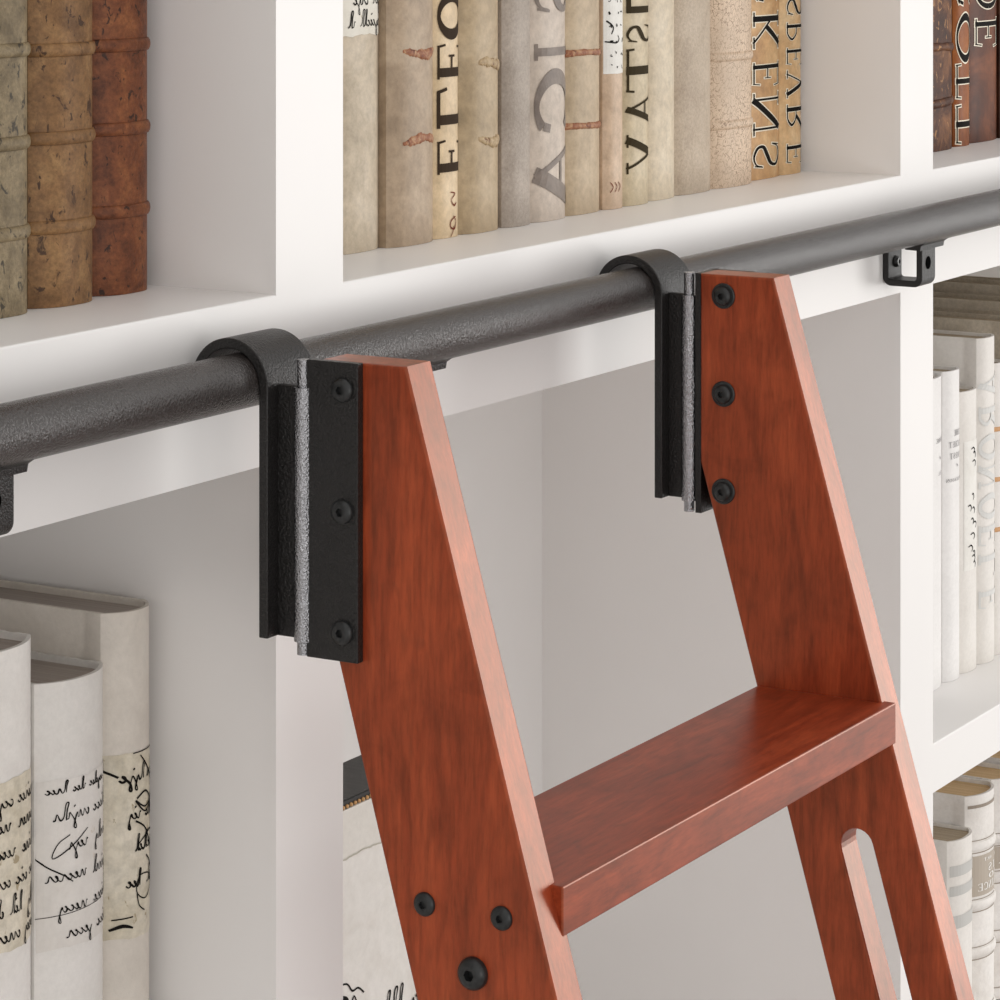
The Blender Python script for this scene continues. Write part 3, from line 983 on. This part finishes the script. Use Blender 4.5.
ink.strokes(smooth_pts([(-0.210, 1.698, .0008), (-0.203, 1.690, .0010), (-0.196, 1.680, .0008)], 5))
ink.strokes(smooth_pts([(-0.213, 1.673, .0012), (-0.205, 1.676, .0012), (-0.199, 1.670, .0010), (-0.206, 1.667, .0010), (-0.214, 1.672, .0012), (-0.205, 1.664, .0010), (-0.197, 1.672, .0008), (-0.196, 1.682, .0008)], 6))
ink.strokes(smooth_pts([(-0.214, 1.660, .0012), (-0.206, 1.655, .0010), (-0.200, 1.646, .0010), (-0.195, 1.636, .0008)], 5))
ink.strokes(smooth_pts([(-0.212, 1.646, .0008), (-0.200, 1.652, .0012), (-0.195, 1.650, .0008)], 5))
ink.strokes(smooth_pts([(-0.204, 1.638, .0010), (-0.197, 1.630, .0010), (-0.197, 1.620, .0008), (-0.205, 1.613, .0008), (-0.213, 1.618, .0008), (-0.211, 1.627, .0008), (-0.202, 1.627, .0008), (-0.197, 1.622, .0008)], 6))
ink.strokes(smooth_pts([(-0.213, 1.617, .0008), (-0.211, 1.610, .0008), (-0.206, 1.606, .0008)], 5))
ink.strokes(seg(-0.2270, 1.6040, -0.2160, 1.6045, 0.0008))
ink.strokes(smooth_pts([(-0.228, 1.598, .0014), (-0.222, 1.600, .0022), (-0.216, 1.598, .0010)], 4))
ink.build('handwriting', INK_BLACK, r)

# ------------------------------------------------------------------ middle bay, lower: tall white album behind the ladder
BONE = leather_mat('bone_white_cloth', srgb(220, 217, 209), srgb(226, 223, 215), srgb(230, 228, 221), srgb(214, 209, 198), 0.80, 14, 0.55, 0.15, 260, fc=0.94)
r, sp = book('white album with charcoal top and gold beaded headband behind left ladder side', None, -0.0300, 0.1360, 0.0790, 1.16, 1.6077 - 1.16, 0.0560, BONE, PAGES_DARK, 0.004, 6, -0.0056, name='album')
MB().box(sp.x0 + 0.003, sp.x1 - 0.003, 0.0806, 0.0820, 1.6000, 1.6128).build('headband', flat('headband_shade_black', srgb(22, 18, 15), 0.6), r)  # black headband backing; its strip above the stitches is shade put into colour
GOLD = flat('headband_gold', srgb(214, 168, 112), 0.4)
m = MB()
x = sp.x0 + 0.004
while x < sp.x1 - 0.004:
    prof = [(0.0003, -0.0014), (0.0011, -0.0008), (0.0014, 0.0), (0.0011, 0.0008), (0.0003, 0.0014)]
    q = MB().lathe_x(x, 0.0801, 1.6092, prof, 1, 10)
    m.add(q.v, q.f)
    x += 0.0048
gb = m.build('headband_stitches', GOLD, r, smooth=50)
gb['label'] = 'gold beaded stitching'
ink = Ink(sp, 0.0002)
tf = torn(1.5760, 0.0005, 3)
for k in range(24):
    a, b = sp.x0 + 0.001 + 0.1275 * k / 24, sp.x0 + 0.001 + 0.1275 * (k + 1) / 24
    ink.quad([(a, 1.30), (b, 1.30), (b, tf(b)), (a, tf(a))])
ink.build('paper_label', WPAPER, r)
ink = Ink(sp, 0.0005)
for k in range(40):
    a, b = sp.x0 + 0.001 + 0.1275 * k / 40, sp.x0 + 0.001 + 0.1275 * (k + 1) / 40
    ink.quad([(a, tf(a) - 0.0001), (b, tf(b) - 0.0001), (b, tf(b) + 0.0008), (a, tf(a) + 0.0008)])
ink.build('torn_paper_edge', flat('torn_edge', srgb(190, 186, 172), 0.7), r)
ink = Ink(sp, 0.0006)
ink.strokes(smooth_pts([(0.004, 1.4960, .0016), (0.019, 1.4945, .0012), (0.026, 1.4880, .0014), (0.033, 1.4880, .0012), (0.040, 1.4830, .0012)], 6))
ink.strokes(smooth_pts([(0.004, 1.4890, .0020), (0.018, 1.4850, .0034), (0.024, 1.4780, .0020), (0.028, 1.4840, .0012), (0.034, 1.4760, .0012), (0.045, 1.4720, .0014)], 6))
for k in range(5):
    cursive(ink, sp.x0 + 0.006, sp.x1 - 0.004, 1.455 - 0.026 * k, 0.008, 400 + k, 0.0014, -0.4, 3)
ink.build('handwriting', INK_BLACK, r)

# ------------------------------------------------------------------ right bay, lower shelf: white books
G5 = 'white books on the middle shelf of the right bay'
W2 = leather_mat('bright_white_cloth', srgb(228, 226, 224), srgb(234, 232, 230), srgb(238, 236, 234), srgb(222, 218, 213), 0.80, 14, 0.55, 0.15, 260, fc=0.94)
W3 = leather_mat('eggshell_cloth', srgb(220, 215, 208), srgb(228, 224, 218), srgb(233, 229, 224), srgb(212, 206, 197), 0.78, 14, 0.55, 0.15, 260, fc=0.94)
BEIGE = leather_mat('beige_cloth', srgb(172, 160, 142), srgb(188, 177, 160), srgb(200, 190, 174), srgb(160, 148, 130), 0.75, 20, 0.6, 0.3, 260)
rx = [0.9600, 1.0175, 1.0550, 1.0985, 1.1395, 1.1740]
r, sp = book('narrow white book next to the right upright, partly hidden by it', G5, rx[0], rx[1], 0.0690, ZL, 1.7620 - ZL, 0.20, W2, PAGES_BEIGE, 0.006)
ink = Ink(sp, 0.0005)
mirrored_word(ink, 'THE', sp.x1 - 0.028, sp.x1 - 0.004, 1.7020, 1.7060)
ink.strokes(seg(sp.x1 - 0.016, 1.689, sp.x1 - 0.013, 1.686, 0.0015, 2))
mirrored_word(ink, 'TEL', sp.x1 - 0.022, sp.x1 - 0.004, 1.6720, 1.6750)
ink.build('lettering', INK_GREY, r)
r, sp = book('white book with a few lines of small grey back-to-front print', G5, rx[1], rx[2], 0.0675, ZL, 1.7640 - ZL, 0.20, W2, PAGES_BEIGE, 0.006)
ink = Ink(sp, 0.0005)
mirrored_word(ink, 'THE', sp.x0 + 0.012, sp.x1 - 0.008, 1.7035, 1.7090)
mirrored_word(ink, 'SECRET', sp.x0 + 0.005, sp.x1 - 0.004, 1.6930, 1.6985)
mirrored_word(ink, 'PASST', sp.x0 + 0.006, sp.x1 - 0.006, 1.6825, 1.6880)
ink.strokes(seg(sp.x0 + 0.019, 1.677, sp.x0 + 0.022, 1.6745, 0.0014, 2))
mirrored_word(ink, 'NOTHERSON', sp.x0 + 0.002, sp.x1 - 0.002, 1.6615, 1.6645)
ink.build('lettering', INK_GREY, r)
r, sp = book('shorter white book with black pen scribbles before the tall lettered one', G5, rx[2], rx[3], 0.0675, ZL, 1.7400 - ZL, 0.20, W3, PAGES_BEIGE, 0.006)
ink = Ink(sp, 0.0003)
ink.rect(sp.x0 + 0.006, sp.x1 - 0.001, 1.5720, 1.6930, 12)
ink.build('paper_label', WPAPER, r)
ink = Ink(sp, 0.0006)
rnd = random.Random(17)
for z in (1.683, 1.679, 1.671, 1.640, 1.630, 1.627, 1.617, 1.613, 1.603, 1.592, 1.586, 1.582, 1.576):
    x = sp.x0 + 0.011 + rnd.uniform(0, 0.012)
    q = rnd.uniform(0.004, 0.010)
    ink.strokes(smooth_pts([(x, z + 0.002, .0009), (x + q * 0.6, z + 0.003, .0013), (x + q, z, .0012), (x + q * 0.7, z - 0.003, .0007)], 4))
ink.build('handwriting', INK_BLACK, r)
r, sp = book('tall white book with large pale grey letters down its spine', G5, rx[3], rx[4], 0.0655, ZL, 1.7850 - ZL, 0.20, W3, PAGES_BEIGE, 0.007)
down_letters(sp, r, [('A', 1.7506, 1.7287), ('R', 1.7211, 1.6982), ('O', 1.6925, 1.6697), ('N', 1.6640, 1.6430), ('O', 1.6363, 1.6135), ('E', 1.6087, 1.5859), ('L', 1.5811, 1.5573), ('E', 1.5468, 1.5269)], sp.x0 + 0.0012, sp.x1 - 0.0045, INK_PALE)
r, sp = book('low white book with orange bands at the right picture edge', G5, rx[4], rx[5], 0.0680, ZL, 1.7560 - ZL, 0.20, W3, PAGES_BEIGE, 0.006)
ORB = flat('orange_thread', srgb(206, 158, 112), 0.6)
for z in (1.6929, 1.6448, 1.5967):
    band(sp, z, 0.0012, 0.0022, 0.0003, ORB, r)
for k, (x0, x1, zt, wd) in enumerate([(1.1740, 1.2180, 1.7920, 'first'), (1.2180, 1.2560, 1.7905, 'second'), (1.2560, 1.2990, 1.8000, 'third'), (1.2990, 1.3360, 1.7960, 'fourth'), (1.3360, 1.3800, 1.8060, 'fifth'), (1.3800, 1.4300, 1.8020, 'sixth')]):
    book('beige book showing only its top, %s one behind the white books' % wd, G5, x0, x1, 0.0680, ZL, zt - ZL, 0.235, BEIGE, PAGES_BEIGE, 0.006, 2.6, 0.004)

# ------------------------------------------------------------------ right bay, bottom visible shelf
G6 = 'antique white bound books on the lowest visible shelf'
AW = leather_mat('antique_white_leather', srgb(222, 216, 209), srgb(233, 229, 224), srgb(240, 237, 233), srgb(190, 178, 164), 0.70, 30, 0.55, 0.4, 180, fc=0.92)
AWB = flat('grey_band_print', srgb(192, 191, 187), 0.6)
TAUPE = flat('taupe_label', srgb(182, 171, 157), 0.6)
LINE = flat('rubbed_line_brown', srgb(150, 138, 124), 0.6)
ZS = 1.09
r, sp = book('white book with three grey stripes beside the right ladder side, lowest shelf', G6, 1.0290, 1.0839, 0.0640, ZS, 1.3267 - ZS, 0.19, W3, PAGES_BEIGE, 0.010)
ink = Ink(sp, 0.0004)
for a, b in ((1.2935, 1.3035), (1.2755, 1.2845), (1.2450, 1.2570)):
    ink.rect(sp.x0 + 0.002, sp.x1 - 0.0002, a, b, 14)
ink.build('printed_bands', AWB, r)
r, sp = book('antique white banded book with taupe title label right of the grey-striped one', G6, 1.0839, 1.1510, 0.0660, ZS, 1.3540 - ZS, 0.20, AW, PAGES_TAN, 0.013, 2.3, 0.004, 0.0030)
for z in (1.3055, 1.2500, 1.2050, 1.1480):
    band(sp, z, 0.0022, 0.0046, -0.0008, AW, r)
    ink = Ink(sp, 0.0004)
    ink.rect(sp.x0 + 0.001, sp.x1 - 0.001, z - 0.0064, z - 0.0054, 14)
    ink.rect(sp.x0 + 0.001, sp.x1 - 0.001, z + 0.0054, z + 0.0062, 14)
    ink.build('rubbed_line', LINE, r)
ink = Ink(sp, 0.0004)
ink.rect(sp.x0 + 0.002, sp.x1 - 0.004, 1.3420, 1.3450, 14)
ink.build('rubbed_line', LINE, r)
ink = Ink(sp, 0.0003)
ink.rect(sp.x0 + 0.0008, sp.x1 - 0.0008, 1.2585, 1.2965, 16)
ink.build('title_label', TAUPE, r)
ink = Ink(sp, 0.0007)
mirrored_word(ink, 'HIS', sp.x0 + 0.024, sp.x1 - 0.008, 1.2795, 1.2865)
mirrored_word(ink, 'TO', sp.x0 + 0.026, sp.x1 - 0.012, 1.2725, 1.2775)
mirrored_word(ink, 'PRINCE', sp.x0 + 0.010, sp.x1 - 0.008, 1.2630, 1.2700)
mirrored_word(ink, 'THE ART', sp.x0 + 0.018, sp.x1 - 0.008, 1.2905, 1.2935)
ink.build('lettering', WHITE_INK, r)
r, sp = book('antique white banded book at the right picture edge, lowest shelf', G6, 1.1512, 1.2100, 0.0660, ZS, 1.3540 - ZS, 0.20, AW, PAGES_TAN, 0.013, 2.3, 0.004, 0.0030)
for z in (1.2960, 1.2600, 1.2030, 1.1480):
    band(sp, z, 0.0022, 0.0046, -0.0008, AW, r)
    ink = Ink(sp, 0.0004)
    ink.rect(sp.x0 + 0.001, sp.x1 - 0.001, z - 0.0064, z - 0.0054, 14)
    ink.rect(sp.x0 + 0.001, sp.x1 - 0.001, z + 0.0054, z + 0.0062, 14)
    ink.build('rubbed_line', LINE, r)
ink = Ink(sp, 0.0003)
ink.rect(sp.x0 + 0.0008, sp.x1 - 0.0008, 1.2680, 1.2890, 16)
ink.build('title_label', TAUPE, r)
ink = Ink(sp, 0.0007)
mirrored_word(ink, 'CLAIR', sp.x0 + 0.004, sp.x1 - 0.006, 1.2730, 1.2795)
ink.build('lettering', WHITE_INK, r)
book('antique white book with tan page top, second past the taupe labelled one', G6, 1.2102, 1.2600, 0.0680, ZS, 1.3580 - ZS, 0.20, AW, PAGES_TAN, 0.013, 2.3, 0.004, 0.0030)
book('antique white book under the shelf, furthest right of the lowest shelf', G6, 1.2602, 1.3150, 0.0700, ZS, 1.3610 - ZS, 0.20, AW, PAGES_TAN, 0.013, 2.3, 0.004, 0.0030)
